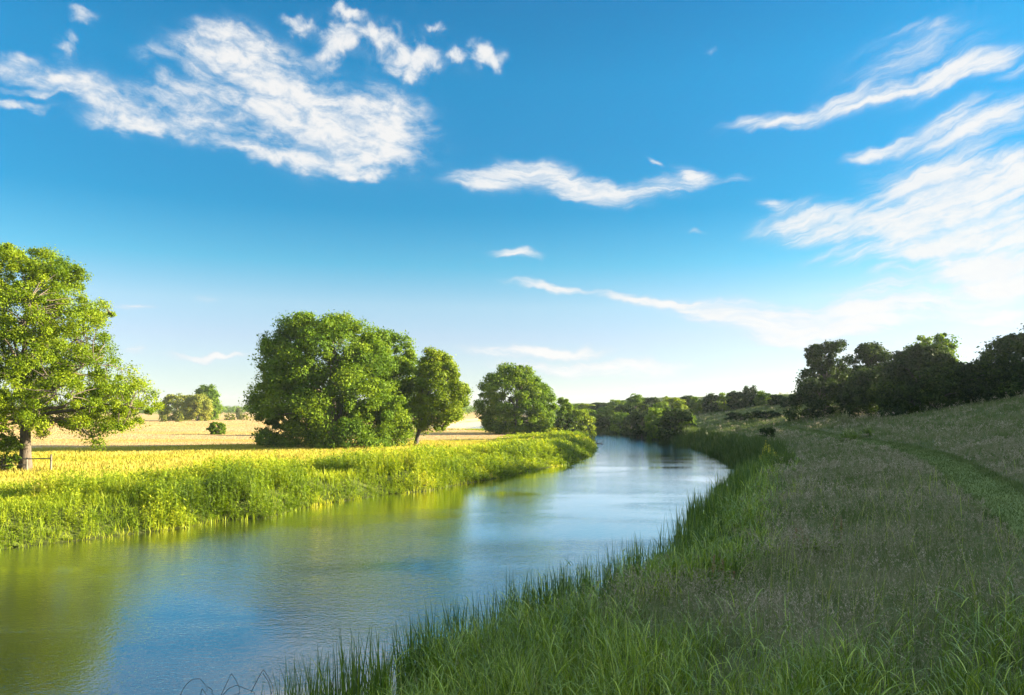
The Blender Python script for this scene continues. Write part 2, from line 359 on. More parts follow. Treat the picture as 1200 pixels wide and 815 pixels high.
# far field trees
def far(u0, u1, v0, v1, label, lm, seed, name='field_tree', cat='tree', n=70, round_=.35, d=None, group=None):
    d = d or (H - 1.1) * F / max(v1 - V0, 4); u = (u0 + u1) / 2; w = (u1 - u0) / 2; h = v1 - v0
    prof = [(v0, u - w * round_, u + w * round_), (v0 + .1 * h, u - w * .68, u + w * .66), (v0 + .3 * h, u - w * .93, u + w * .9), (v0 + .55 * h, u - w, u + w), (v0 + .8 * h, u - w * .93, u + w * .96), (v1, u - w * .8, u + w * .8)]
    x = px(u, d); s = h / F * d
    return tree(name, label, cat, (x, d, tz(x, d) - .05), d, prof, int(n * 3), s * .11, 120, max(.045 * s, .2), lm, seed=seed, trunk_r=.025 * s, shell=.4, group=group)
far(186, 231, 463, 493, 'broad dull green field tree, left one of the far trio', M_FAR, 61, d=262)
far(213, 249, 462, 494, 'golden-topped field tree in the middle of the far trio', M_FAR, 62, d=255)
far(226, 259, 453, 493, 'tallest dark green tree at the back right of the far trio', M_BROAD, 63, d=275)
far(243, 265, 495, 510, 'single round green bush alone in the pale straw field', M_BROAD, 64, 'bush', 'bush', 40, d=124)
far(186, 196, 487, 495, 'tiny round bush at the left foot of the far trio', M_FAR, 65, 'bush', 'bush', 20, d=240)
far(204, 215, 484, 495, 'small yellow-green bush at the foot of the far trio, between its left and middle trees', M_FAR, 66, 'bush', 'bush', 20, d=238)
far(262, 276, 485, 493, 'low green hedge bush right of the far trio', M_FAR, 67, 'bush', 'bush', 26, d=270)
far(276, 284, 478, 492, 'slender pale willow against the far blue wood', M_PALE, 68, 'willow_tree', 'tree', 26, d=285)
far(279, 292, 486, 493, 'low hedge bush just under the slender pale willow', M_FAR, 69, 'bush', 'bush', 26, d=272)
# trees on the hill to the right
def hill(name, label, u, d, prof, n, crm, lm, seed, L=.34, nl=130, **k):
    x = px(u, d); return tree(name, label, 'tree' if 'tree' in name else 'bush', (x, d, tz(x, d) - .1), d, prof, n, crm, nl, L, lm, M_BARKD, seed=seed, **k)
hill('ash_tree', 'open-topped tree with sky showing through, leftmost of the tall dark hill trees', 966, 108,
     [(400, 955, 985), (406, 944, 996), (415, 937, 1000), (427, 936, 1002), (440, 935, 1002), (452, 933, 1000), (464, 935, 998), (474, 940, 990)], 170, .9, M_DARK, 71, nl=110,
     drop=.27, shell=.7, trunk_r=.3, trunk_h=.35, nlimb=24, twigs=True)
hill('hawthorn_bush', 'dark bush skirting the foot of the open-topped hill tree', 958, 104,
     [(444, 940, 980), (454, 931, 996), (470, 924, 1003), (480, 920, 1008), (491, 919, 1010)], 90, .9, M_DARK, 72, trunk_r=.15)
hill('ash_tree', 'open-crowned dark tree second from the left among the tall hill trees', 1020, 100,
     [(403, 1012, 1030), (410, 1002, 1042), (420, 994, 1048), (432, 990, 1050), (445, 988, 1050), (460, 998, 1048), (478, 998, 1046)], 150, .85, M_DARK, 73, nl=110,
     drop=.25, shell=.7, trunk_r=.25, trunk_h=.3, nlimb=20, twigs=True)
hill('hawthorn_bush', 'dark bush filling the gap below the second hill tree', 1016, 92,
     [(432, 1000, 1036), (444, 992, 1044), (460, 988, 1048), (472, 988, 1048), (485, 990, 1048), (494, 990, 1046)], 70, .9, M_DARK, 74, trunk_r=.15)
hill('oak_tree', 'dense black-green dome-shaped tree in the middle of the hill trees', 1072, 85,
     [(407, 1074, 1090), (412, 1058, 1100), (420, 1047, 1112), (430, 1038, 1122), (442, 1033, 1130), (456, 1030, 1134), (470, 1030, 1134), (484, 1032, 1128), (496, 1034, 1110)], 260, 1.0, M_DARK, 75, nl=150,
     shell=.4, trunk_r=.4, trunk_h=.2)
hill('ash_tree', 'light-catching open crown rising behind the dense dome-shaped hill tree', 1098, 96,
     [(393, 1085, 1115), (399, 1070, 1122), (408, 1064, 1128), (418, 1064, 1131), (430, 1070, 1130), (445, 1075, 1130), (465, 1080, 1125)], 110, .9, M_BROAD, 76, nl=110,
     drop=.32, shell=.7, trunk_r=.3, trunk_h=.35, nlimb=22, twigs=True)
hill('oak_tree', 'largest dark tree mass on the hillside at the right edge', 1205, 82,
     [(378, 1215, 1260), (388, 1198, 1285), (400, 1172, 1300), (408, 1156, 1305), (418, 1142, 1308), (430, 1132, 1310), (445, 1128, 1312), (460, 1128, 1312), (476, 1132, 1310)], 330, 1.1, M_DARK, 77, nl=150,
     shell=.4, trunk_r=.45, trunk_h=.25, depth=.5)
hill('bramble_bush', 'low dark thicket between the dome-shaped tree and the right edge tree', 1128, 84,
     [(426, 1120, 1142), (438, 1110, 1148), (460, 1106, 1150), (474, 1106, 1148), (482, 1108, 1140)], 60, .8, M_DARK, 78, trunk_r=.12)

# bushes and small trees: a few prototypes, then copies that each get their own label
def proto(seed, lm, w, h, n=60, nl=100, L=.3, name='bush', cat='bush', top=.4):
    d = 100.; k = F / d
    vb = V0 + H * k
    prof = [(vb - h * k, U0 - w * k * top, U0 + w * k * top), (vb - .9 * h * k, U0 - w * k * .7, U0 + w * k * .68), (vb - .65 * h * k, U0 - w * k * .95, U0 + w * k * .93), (vb - .35 * h * k, U0 - w * k, U0 + w * k), (vb, U0 - w * k * .85, U0 + w * k * .9)]
    return tree(name, 'x', cat, (0, d, 0), d, prof, n, h * .15, nl, L, lm, M_BARKD, seed=seed, trunk_r=.12, shell=.4, drop=.25)
PROT = {}
def put(kind, u, d, w, v0, label, group=None, vb=None):
    """a bush or small tree w pixels wide whose top stands at row v0"""
    x = px(u, d); z = tz(x, d) - .1; hgt = pz(v0, d) - z; ww = w / 2 / F * d
    spec = {'dark': (81, M_DARK, 2.2, 4.2), 'mid': (82, M_BROAD, 2.2, 4.2), 'oak': (83, M_OAK, 2.2, 4.0), 'low': (84, M_DARK, 2.4, 2.2), 'dark2': (85, M_DARK, 2.3, 4.4), 'mid2': (86, M_BROAD, 2.3, 3.8)}[kind]
    first = kind not in PROT
    if first: PROT[kind] = proto(*spec)
    r = PROT[kind]; sca = (ww / spec[2], ww / spec[2], hgt / spec[3]); rz = (u * 1.7) % 6.28
    if first:
        r.location = (x, d, z); r.scale = sca; r.rotation_euler = (0, 0, rz); r['label'] = label
        if group: r['group'] = group
    else: dup(r, (x, d, z), sca, rz, label, group)
G1 = 'bushes lining the far right bank'
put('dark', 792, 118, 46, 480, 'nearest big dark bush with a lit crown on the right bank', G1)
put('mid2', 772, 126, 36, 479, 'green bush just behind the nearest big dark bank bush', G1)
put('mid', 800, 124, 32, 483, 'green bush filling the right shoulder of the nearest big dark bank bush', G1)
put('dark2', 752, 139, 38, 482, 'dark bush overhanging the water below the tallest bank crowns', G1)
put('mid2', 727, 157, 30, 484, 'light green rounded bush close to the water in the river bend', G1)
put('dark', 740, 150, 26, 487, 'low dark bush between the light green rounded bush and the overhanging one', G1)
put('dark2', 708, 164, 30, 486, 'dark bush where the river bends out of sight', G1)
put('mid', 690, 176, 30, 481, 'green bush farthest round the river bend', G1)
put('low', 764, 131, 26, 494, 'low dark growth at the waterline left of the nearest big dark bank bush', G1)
G2 = 'tree crowns behind the far right bank'
for k, (kind, u, d, w, v0, lab) in enumerate([
    ('mid', 745, 182, 30, 463, 'tallest rounded crown of the trees behind the river bend'),
    ('dark', 764, 178, 26, 466, 'dark crown directly right of the tallest crown behind the bend'),
    ('oak', 788, 172, 34, 465, 'sun-touched crown above the nearest big dark bank bush'),
    ('dark2', 806, 176, 24, 464, 'dark crown where the bank trees meet the hilltop tree line'),
    ('mid2', 724, 190, 28, 469, 'green crown left of the tallest crown behind the bend'),
    ('dark', 704, 205, 30, 472, 'low far crown left of centre behind the bend'),
    ('oak', 688, 225, 26, 473, 'pale far crown just right of the left bank bushes'),
    ('mid', 672, 235, 24, 474, 'farthest small crown peeping over the left bank bushes'),
    ('mid2', 774, 160, 26, 472, 'green crown in the middle row of the bank trees'),
    ('dark2', 732, 172, 30, 475, 'shadowed crown in the middle row above the light green rounded bush'),
    ('mid', 710, 182, 26, 477, 'small mid-row crown above the bend')]):
    put(kind, u, d, w, v0, lab, G2)
G3 = 'trees of the hilltop line left of the tall hill trees'
for kind, u, d, w, v0, lab in [
    ('mid', 818, 165, 24, 466, 'low crown at the left end of the hilltop tree line'),
    ('dark2', 834, 163, 26, 462, 'dark bushy crown second in the hilltop tree line'),
    ('mid2', 849, 162, 24, 461, 'greener crown third in the hilltop tree line'),
    ('dark', 863, 160, 26, 459, 'dark rounded crown left of the peak of the hilltop tree line'),
    ('dark2', 879, 158, 22, 453, 'tallest narrow crown forming the peak of the hilltop tree line'),
    ('mid', 895, 156, 28, 459, 'green crown right of the peak of the hilltop tree line'),
    ('dark', 911, 150, 26, 463, 'dark crown at the right end of the hilltop tree line'),
    ('dark2', 925, 138, 24, 466, 'dark low crown tucked against the open-topped hill tree'),
    ('mid', 640, 260, 26, 476, 'far crown seen above the field edge beside the lone round tree'),
    ]:
    put(kind, u, d, w, v0, lab, G3 if u > 800 else None)
put('low', 868, 128, 40, 484, 'dark bramble patch on the slope below the hilltop tree line')
put('low', 898, 122, 44, 482, 'wide bramble patch nearest the open-topped hill tree')
put('low', 899, ground_at(899, 514)[1], 22, 502, 'small black-green bush by the yellow flowers on the right bank')

for u, d, w, v0, lab in [(1008, 122, 64, 431, 'added dark shade tree low behind the second hill tree'), (1000, 134, 60, 434, 'added dark shade tree behind the gap between the two open-topped hill trees'),
                         (984, 147, 56, 437, 'added dark shade tree behind the open-topped hill tree'), (968, 160, 52, 441, 'farthest added dark shade tree behind the open-topped hill tree')]:
    put('dark', u, d, w, v0, lab, 'trees added behind the hill trees to shade the slope')  # mostly hidden trees, added to cast shade on the far slope

# ------------------------------------------------------------------ grass, reeds and weeds
def blades(P, L, W, th0, curl, az, segn, roll=None, taper=1.0, r=rng):
    """curved blades: start tilt th0 from the vertical, bending by curl towards the tip"""
    N = len(P); t = np.linspace(0, 1, segn + 1)
    ang = th0[:, None] + curl[:, None] * t[None] ** 1.6
    dl = (L / segn)[:, None]; am = (ang[:, 1:] + ang[:, :-1]) / 2
    hx = np.concatenate([np.zeros((N, 1)), np.cumsum(np.sin(am) * dl, 1)], 1); hz = np.concatenate([np.zeros((N, 1)), np.cumsum(np.cos(am) * dl, 1)], 1)
    ca, sa = np.cos(az)[:, None], np.sin(az)[:, None]
    C = np.stack([P[:, :1] + hx * ca, P[:, 1:2] + hx * sa, P[:, 2:3] + hz], -1)
    roll = r.normal(size=N) * .7 if roll is None else roll
    sx, sy = -np.sin(az + roll), np.cos(az + roll)
    w = W[:, None] * (1 - t[None] ** 2.2 * taper) * .5 * np.where(t[None] == 0, .7, 1)
    S = np.stack([sx[:, None] * w, sy[:, None] * w, np.zeros_like(w)], -1)
    Vl, Vr = C - S, C + S
    V = np.empty((N, 2 * segn + 1, 3)); V[:, 0:2 * segn:2] = Vl[:, :-1]; V[:, 1:2 * segn:2] = Vr[:, :-1]; V[:, -1] = C[:, -1]
    b = (np.arange(N) * (2 * segn + 1))[:, None]
    q = [np.stack([b + 2 * k, b + 2 * k + 1, b + 2 * k + 3, b + 2 * k + 2], -1).reshape(-1, 4) for k in range(segn - 1)]
    tri = np.stack([b + 2 * segn - 2, b + 2 * segn - 1, b + 2 * segn], -1).reshape(-1, 3)
    return V.reshape(-1, 3), (np.concatenate(q) if q else np.zeros((0, 4), int)), tri, 2 * segn + 1
class Acc:
    def __init__(s): s.V, s.Q, s.T, s.t, s.n = [], [], [], [], 0
    def add(s, V, Q, T, tint):
        s.V.append(V); s.t.append(tint)
        if Q is not None and len(Q): s.Q.append(Q + s.n)
        if T is not None and len(T): s.T.append(T + s.n)
        s.n += len(V)
    def blades(s, *a, tint=None, **k):
        V, Q, T, m = blades(*a, **k); s.add(V, Q, T, np.repeat(tint, m))
    def quads(s, p, a, b, tint):      # diamond leaves from p along a (length vector), half-width vector b
        V = np.stack([p, p + a * .45 + b, p + a, p + a * .45 - b], 1).reshape(-1, 3)
        s.add(V, np.arange(len(V)).reshape(-1, 4), None, np.repeat(tint, 4))
    def build(s, name, mat, label, cat='grass'):
        o = add_mesh(name, np.concatenate(s.V), [np.concatenate(x) for x in (s.Q, s.T) if x], mat, tint=np.clip(np.concatenate(s.t), 0, 1))
        o['kind'] = 'stuff'; o['label'] = label; o['category'] = cat
        return o
def sample(n, d0, d1, p, ua=-110, ub=1310, r=rng):
    q = r.random(n); d = (d0 ** (p + 1) + q * (d1 ** (p + 1) - d0 ** (p + 1))) ** (1 / (p + 1))
    x = px(r.uniform(ua, ub, n), d); z, s, l = terrain(x, d, True)
    return x, d, z, s, l
def P3(x, y, z): return np.stack([x, y, z], 1)
def U(n, a, b): return rng.uniform(a, b, n)
def NR(n, s=1.): return rng.normal(size=n) * s

# the mown path (a strip lying on the meadow)
pc = [(1262, 645), (1205, 606), (1164, 580), (1130, 559), (1104, 543), (1072, 531), (1040, 524), (990, 515), (950, 508), (915, 501)]
path = np.array([ground_at(u, v)[:2] for u, v in pc])
path = np.vstack([path[0] + (path[0] - path[1]) * 2 + np.array([2.5, 0]), path])
tt = np.linspace(0, len(path) - 1, 120); ip = np.arange(len(path))
pcx, pcy = np.interp(tt, ip, path[:, 0]), np.interp(tt, ip, path[:, 1])
for _ in range(6):
    pcx[1:-1] = (pcx[:-2] + 2 * pcx[1:-1] + pcx[2:]) / 4; pcy[1:-1] = (pcy[:-2] + 2 * pcy[1:-1] + pcy[2:]) / 4
PATHL = np.stack([pcx, pcy], 1)
tn = np.gradient(PATHL, axis=0); tn /= np.linalg.norm(tn, axis=1)[:, None]; nrm = np.stack([-tn[:, 1], tn[:, 0]], 1)
wv = np.linspace(-1, 1, 7); hw = .74 + .12 * np.sin(np.arange(120) * .5)
PP = PATHL[:, None] + nrm[:, None] * wv[None, :, None] * hw[:, None, None]
pv = PP.reshape(-1, 2); pzv = terrain(pv[:, 0], pv[:, 1])
# the terrain sheet is coarser than the function: keep the strip clear of it
i = (np.arange(119)[:, None] * 7 + np.arange(6)[None]).ravel()
m, t = mat('mown_grass'); out = t.new('ShaderNodeOutputMaterial'); Pn = t.new('ShaderNodeNewGeometry').outputs['Position']
p = t.new('ShaderNodeBsdfPrincipled'); t.link(t.ramp(t.noise(Pn, 1.3, 5, .65), [(.3, (.07, .11, .018)), (.7, (.13, .175, .03))]), p.inputs['Base Color']); p.inputs['Roughness'].default_value = .95
b = t.new('ShaderNodeBump'); b.inputs['Distance'].default_value = .06; t.link(t.noise(Pn, 14, 3), b.inputs['Height']); t.link(b.outputs[0], p.inputs['Normal']); t.link(p.outputs[0], out.inputs[0])
po = add_mesh('path', np.column_stack([pv, pzv + .03]), np.stack([i, i + 1, i + 8, i + 7], 1), m, smooth=True); po['kind'] = 'structure'
def path_d(x, y): return pdist(np.stack([x, y], 1), PATHL)

M_REED = leafy('reed_blades', [(0, (.03, .068, .010)), (.55, (.08, .145, .014)), (.9, (.24, .31, .02)), (1, (.40, .33, .12))], .3, (.5, .3), .38, .5)
M_LUSH = leafy('lush_grass', [(0, (.022, .055, .008)), (.5, (.125, .21, .014)), (.82, (.31, .40, .03)), (.93, (.40, .44, .07)), (1, (.48, .37, .16))], .24, (.5, .2), .28, .6)
M_SEED = leafy('seeding_grass', [(0, (.065, .105, .025)), (.45, (.14, .175, .055)), (.72, (.27, .235, .155)), (1, (.50, .42, .33))], .25, (.35, .3), .8, .1, (1, 1, .9))
M_HERB = leafy('bank_herbs', [(0, (.045, .085, .008)), (.35, (.14, .215, .008)), (.65, (.27, .335, .014)), (.92, (.46, .45, .03)), (1, (.45, .34, .13))], .40, (.28, .4), .55, .2)
M_GOLD = leafy('golden_grass', [(0, (.24, .26, .012)), (.5, (.40, .345, .055)), (1, (.50, .40, .12))], .35, (.12, .4), .7, .15)

# -- reeds at the near right waterline
A = Acc()
x, y, z, s, l = sample(27000, 3.5, 60, .2, -330, 1150); k = (~l) & (s > np.where(y < 17, -.4, -.7)) & (s < 2.0) & (fbm(x * .9, y * .9, 41) > .30 + .2 * (s > 1.2))
k &= fbm(x * 1.9, y * 1.9, 43) > .42
x, y, z, s = x[k], y[k], np.maximum(z[k], -.05), s[k]; n = len(x); nb = 7
hh = (1.0 + .85 * fbm(x * .7, y * .7, 42)) * (1.12 - .2 * np.clip(s, 0, 2))
rp = lambda q: np.repeat(q, nb)
bp = P3(rp(x) + NR(n * nb, .05), rp(y) + NR(n * nb, .05), rp(z)); dd = rp(y)
A.blades(bp, rp(hh) * U(n * nb, .55, 1.12), .027 * U(n * nb, .6, 1.2) * np.maximum(1, dd / 20), U(n * nb, .0, .22), U(n * nb, -.05, .28) + 1.1 * (rng.random(n * nb) > .90), U(n * nb, 0, 6.283), 4,
         tint=rp(NR(n, .18)) + .42 + NR(n * nb, .2))
A.build('waterside_reeds', M_REED, 'upright dark green reeds fringing the near right waterline', 'reeds')
# -- reeds and rank growth along the far right waterline
A = Acc()
x, y, z, s, l = sample(60000, 45, 165, .3, 560, 1010); k = (~l) & (s > -.5) & (s < 3.2) & (fbm(x * .3, y * .3, 45) > .3)
x, y, z, s = x[k], y[k], z[k], s[k]; n = len(x); nb = 4
hh = (.6 + 1.1 * fbm(x * .3, y * .3, 46)) * np.where(y > 60, 1.1, .9)
bp = P3(rp(x) + NR(n * nb, .12), rp(y) + NR(n * nb, .12), rp(z)); dd = rp(y)
A.blades(bp, rp(hh) * U(n * nb, .5, 1.1), .05 * dd / 55, U(n * nb, .0, .4), U(n * nb, 0, .8), U(n * nb, 0, 6.283), 3, tint=rp(NR(n, .15)) + .4 + NR(n * nb, .15))
M_GROWTH = leafy('rank_growth', [(0, (.03, .06, .012)), (.55, (.065, .105, .018)), (1, (.14, .18, .03))], .3, (.3, .4), .5, .2)
A.build('riverside_growth', M_GROWTH, 'dense dark green growth lining the far right waterline up to the bushes', 'reeds')
# -- lush grass: near foreground and just behind the reeds
A = Acc()
def lush_zone(x, y, s):
    front = sstep(1.4, -1.2, y - np.maximum(14.0 - 1.35 * x, 8.6) + 2.6 * (fbm(x * .5, y * .5, 50) - .5))
    edge = sstep(4.4, 2.2, s + 1.8 * (fbm(x * .3, y * .3, 51) - .5))
    return np.maximum(front, edge)
x, y, z, s, l = sample(92000, 3.2, 64, -.40, -260, 1900); k = (~l) & (s > 1.5) & (rng.random(len(x)) < lush_zone(x, y, s) * (.25 + .9 * sstep(.3, .5, fbm(x * 1.1, y * 1.1, 52)))) & (path_d(x, y) > .8)
x, y, z, s = x[k], y[k], z[k], s[k]; n = len(x); nb = 5
cl = fbm(x * 1.1, y * 1.1, 52); hh = (.14 + .72 * sstep(.25, .75, cl)) * np.where(y < 13, 1.0, .85)
bp = P3(rp(x) + NR(n * nb, .05), rp(y) + NR(n * nb, .05), rp(z)); dd = rp(y)
A.blades(bp, rp(hh) * U(n * nb, .5, 1.35), .0135 * U(n * nb, .45, 1.35) * np.maximum(.75, dd / 11), U(n * nb, .02, .40), U(n * nb, .05, 1.0) + .9 * (rng.random(n * nb) < .3), U(n * nb, 0, 6.283), 4,
         tint=rp(NR(n, .17) + .7 * (cl - .5)) + .38 + NR(n * nb, .2) + .6 * (rng.random(n * nb) < .04))
# stems with arching leaves (reed canary grass)
x, y, z, s, l = sample(9500, 3.5, 30, -.4, -260, 1900); k = (~l) & (s > .8) & (rng.random(len(x)) < lush_zone(x, y, s)) & (fbm(x * .6, y * .6, 53) > .42)
x, y, z, s = x[k], y[k], z[k], s[k]; n = len(x); hh = U(n, .5, 1.0)
A.blades(P3(x, y, z), hh, np.full(n, .008) * np.maximum(1, y / 11), U(n, 0, .15), U(n, 0, .2), U(n, 0, 6.28), 3, tint=.5 + NR(n, .1))
nb = 5; lv = np.tile(np.linspace(.3, .95, nb), n)
A.blades(P3(rp(x), rp(y), rp(z) + rp(hh) * lv), U(n * nb, .22, .42), .0115 * np.maximum(1, rp(y) / 12) * U(n * nb, .7, 1.2), U(n * nb, .35, .8), U(n * nb, .9, 2.1), U(n * nb, 0, 6.28), 4, tint=rp(NR(n, .15)) + .55 + NR(n * nb, .12))
# old straw-coloured stalks standing in the grass
x, y, z, s, l = sample(3600, 4, 34, -.3, -200, 1900); k = (~l) & (s > .6) & (fbm(x * .5, y * .5, 57) > .45) & (path_d(x, y) > 1.0); x, y, z = x[k], y[k], z[k]; n = len(x)
A.blades(P3(x, y, z), U(n, .5, 1.15), .006 * np.maximum(1, y / 11), U(n, 0, .35), U(n, 0, .7) + 1.6 * (rng.random(n) > .8), U(n, 0, 6.28), 5, tint=U(n, .93, 1))
A.build('lush_grass', M_LUSH, 'lush green long grass in the foreground and behind the reeds on the right bank', 'grass')
# -- seeding meadow of the right bank
A = Acc()
x, y, z, s, l = sample(230000, 4, 185, -.30, -200, 1900); pd = path_d(x, y)
k = (~l) & (s > 2.2) & (rng.random(len(x)) < 1.05 - lush_zone(x, y, s)) & (pd > .85); x, y, z, s, pd = x[k], y[k], z[k], s[k], pd[k]; n = len(x)
hh = (.16 + .30 * fbm(x * .45, y * .45, 60)) * np.clip(.45 + .35 * (pd - .85), .45, 1) * np.where(y > 45, 1.15, 1)
dd = np.maximum(1, y / 10); nb = 4
bp = P3(rp(x) + NR(n * nb, .06) * rp(dd) ** .5, rp(y) + NR(n * nb, .06) * rp(dd) ** .5, rp(z))
A.blades(bp, rp(hh) * U(n * nb, .5, 1.25), .0075 * rp(dd) * U(n * nb, .6, 1.3), U(n * nb, .05, .6), U(n * nb, .1, 1.3), U(n * nb, 0, 6.283), 3,
         tint=rp(NR(n, .08) + .5 * (fbm(x * .25, y * .25, 61) - .5) - .14 * sstep(70, 110, y)) + .34 + NR(n * nb, .12))
# short grass of the mown path
px_ = rng.integers(0, 119, 26000); pf = rng.random(26000); pw = U(26000, -1, 1); qx = PATHL[px_, 0] * (1 - pf) + PATHL[px_ + 1, 0] * pf + nrm[px_, 0] * pw; qy = PATHL[px_, 1] * (1 - pf) + PATHL[px_ + 1, 1] * pf + nrm[px_, 1] * pw
k = (qy > 8) & (qx < 75); qx, qy, pw = qx[k], qy[k], pw[k]
A.blades(P3(qx, qy, terrain(qx, qy) + .02), U(len(qx), .05, .13) + .12 * np.abs(pw) ** 3, .014 * np.maximum(1, qy / 14), U(len(qx), .1, .8), U(len(qx), .1, 1.2), U(len(qx), 0, 6.28), 2, tint=.12 + NR(len(qx), .10))
# seed heads: thin stalk and a loose panicle
k = rng.random(n) < (.38 + 1.2 * (fbm(x * .3 + 7, y * .3, 62) - .3)) * (1 - .70 * sstep(22, 60, y)) * (1 - .8 * sstep(75, 110, y)) * (1 - .55 * sstep(12, 24, s)); x, y, z, hh, dd = x[k], y[k], z[k], hh[k], dd[k]; n = len(x)
sh = hh * U(n, 1.15, 1.9) + .08; az = U(n, 0, 6.28); tilt = U(n, .02, .3)
A.blades(P3(x, y, z), sh, .004 * dd, tilt, U(n, 0, .3), az, 2, tint=.62 + NR(n, .08))
nb = 8; tx = rp(x) + NR(n * nb, .012) * rp(dd) + np.cos(rp(az)) * np.sin(rp(tilt) + .1) * rp(sh); ty = rp(y) + NR(n * nb, .012) * rp(dd) + np.sin(rp(az)) * np.sin(rp(tilt) + .1) * rp(sh); tz_ = rp(z) + rp(sh) * U(n * nb, .62, 1.02)
a_ = np.stack([NR(n * nb, .02), NR(n * nb, .02), U(n * nb, .015, .045)], 1) * (rp(dd)[:, None] ** .7); b_ = np.cross(a_, rng.normal(size=(n * nb, 3))); b_ *= (.0055 * rp(dd) ** .85 / (np.linalg.norm(b_, axis=1) + 1e-9))[:, None]
A.quads(np.stack([tx, ty, tz_], 1), a_, b_, .8 + NR(n * nb, .12))
A.build('seeding_meadow', M_SEED, 'pale mauve-brown seeding grass covering the right bank and hillside', 'grass')
# -- left bank: rank leafy herbs, then golden grass towards the field
A = Acc(); Gd = Acc()
x, y, z, s, l = sample(190000, 22, 175, -.15, -130, 740)
hn = fbm(x * .28, y * .28, 70, 3); k = l & (s > -.35 + .5 * fbm(x * .5, y * .5, 74)) & (fbm(x * .7, y * .7, 69) > .33) & (s < 12 + 3 * (fbm(x * .1, y * .1, 71) - .5)) & (y < 150); x, y, z, s, hn = x[k], y[k], np.maximum(z[k], 0), s[k], hn[k]; n = len(x)
lo = sstep(12, 6, s)
hh = (.26 + 1.0 * sstep(.34, .64, hn) + .35 * sstep(.5, .75, fbm(x * .9, y * .9, 73))) * (.45 + .55 * lo) * (.94 - .5 * sstep(45, 85, y)) * (.45 + .55 * sstep(-.3, 1.2, s)) * U(n, .6, 1.3); dd = np.maximum(1, y / 30)
tn_ = NR(n, .13) + .56 + .6 * (fbm(x * .2, y * .2, 72) - .5) - .46 * sstep(.50, .58, fbm(x * .33, y * .33, 68)) + .25 * sstep(3, 9, s)  # noise patches of darker plants, their tint deepened to stand for shadowed clumps
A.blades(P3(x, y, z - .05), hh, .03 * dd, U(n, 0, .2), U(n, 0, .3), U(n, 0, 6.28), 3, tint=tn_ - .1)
nb = 9; f = np.tile(np.linspace(.12, 1, nb), n); az = U(n * nb, 0, 6.28); ll = .17 * rp(dd) ** .8 * (1.15 - .55 * f) * U(n * nb, .7, 1.3) * np.clip(rp(hh) + .35, .5, 1)
up = U(n * nb, -.25, .75) + .5 * (f > .85)
a_ = np.stack([np.cos(az) * ll, np.sin(az) * ll, up * ll], 1); wv_ = ll * .24
b_ = np.stack([-np.sin(az) * wv_, np.cos(az) * wv_, NR(n * nb, .3) * wv_], 1)
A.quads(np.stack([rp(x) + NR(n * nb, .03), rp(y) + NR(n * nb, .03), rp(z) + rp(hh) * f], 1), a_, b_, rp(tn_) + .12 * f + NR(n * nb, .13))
# grass among and below the herbs, pale dry fringe at the water
x, y, z, s, l = sample(60000, 22, 170, -.1, -130, 740); k = l & (s > -.4) & (s < 14) & (y < 150); x, y, z, s = x[k], y[k], np.maximum(z[k], -.02), s[k]; n = len(x); dd = np.maximum(1, y / 30); nb = 3
hh = (.28 + .5 * fbm(x * .4, y * .4, 75)) * (1 - .5 * sstep(45, 85, y)) * (.55 + .45 * sstep(-.3, 1.0, s)); fr = (s < .5) * (fbm(x * .3, y * .3, 76) > .5)
A.blades(P3(rp(x) + NR(n * nb, .1), rp(y) + NR(n * nb, .1), rp(z)), rp(hh) * U(n * nb, .6, 1.2), .026 * rp(dd), U(n * nb, .02, .45), U(n * nb, .1, 1.0), U(n * nb, 0, 6.28), 3, tint=.45 + NR(n * nb, .14) + rp(.45 * fr))
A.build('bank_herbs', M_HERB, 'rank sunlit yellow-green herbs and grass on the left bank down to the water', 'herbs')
x, y, z, s, l = sample(120000, 38, 175, .0, -130, 720); k = l & (s > 8) & (straw_of(x, y, l) < .5) & (rng.random(len(x)) < sstep(8, 13, s + 5 * (fbm(x * .15, y * .15, 77) - .5))); x, y, z, s = x[k], y[k], z[k], s[k]; n = len(x); dd = y / 40; nb = 3
hh = .15 + .3 * fbm(x * .25, y * .25, 78)
Gd.blades(P3(rp(x) + NR(n * nb, .12), rp(y) + NR(n * nb, .12), rp(z)), rp(hh) * U(n * nb, .6, 1.2), .035 * rp(dd), U(n * nb, .02, .4), U(n * nb, .1, .9), U(n * nb, 0, 6.28), 3,
          tint=rp(.45 + .7 * (fbm(x * .08, y * .2, 79) - .5)) + NR(n * nb, .08))
Gd.build('golden_grass', M_GOLD, 'golden green hay grass between the left bank herbs and the straw field', 'grass')
# field: sparse tufts so that it is not a bare sheet
A = Acc()
x, y, z, s, l = sample(60000, 84, 260, .2, -60, 640); st = straw_of(x, y, l); k = l & (st > .4) & (s > 3); x, y, z, s = x[k], y[k], z[k], s[k]; n = len(x); nb = 2

M_STRAW = leafy('straw_stalks', [(0, (.34, .26, .07)), (.5, (.40, .28, .125)), (1, (.46, .31, .165))], .25, (.05, .5), .9, .05, (1, 1, .9))
A.blades(P3(rp(x) + NR(n * nb, .3), rp(y) + NR(n * nb, .3), rp(z)), U(n * nb, .04, .13), .07 * rp(y) / 100, U(n * nb, 0, .5), U(n * nb, 0, .6), U(n * nb, 0, 6.28), 2, tint=.55 + NR(n * nb, .2))
A.build('field_stubble', M_STRAW, 'pale ripe grass of the far field', 'grass')

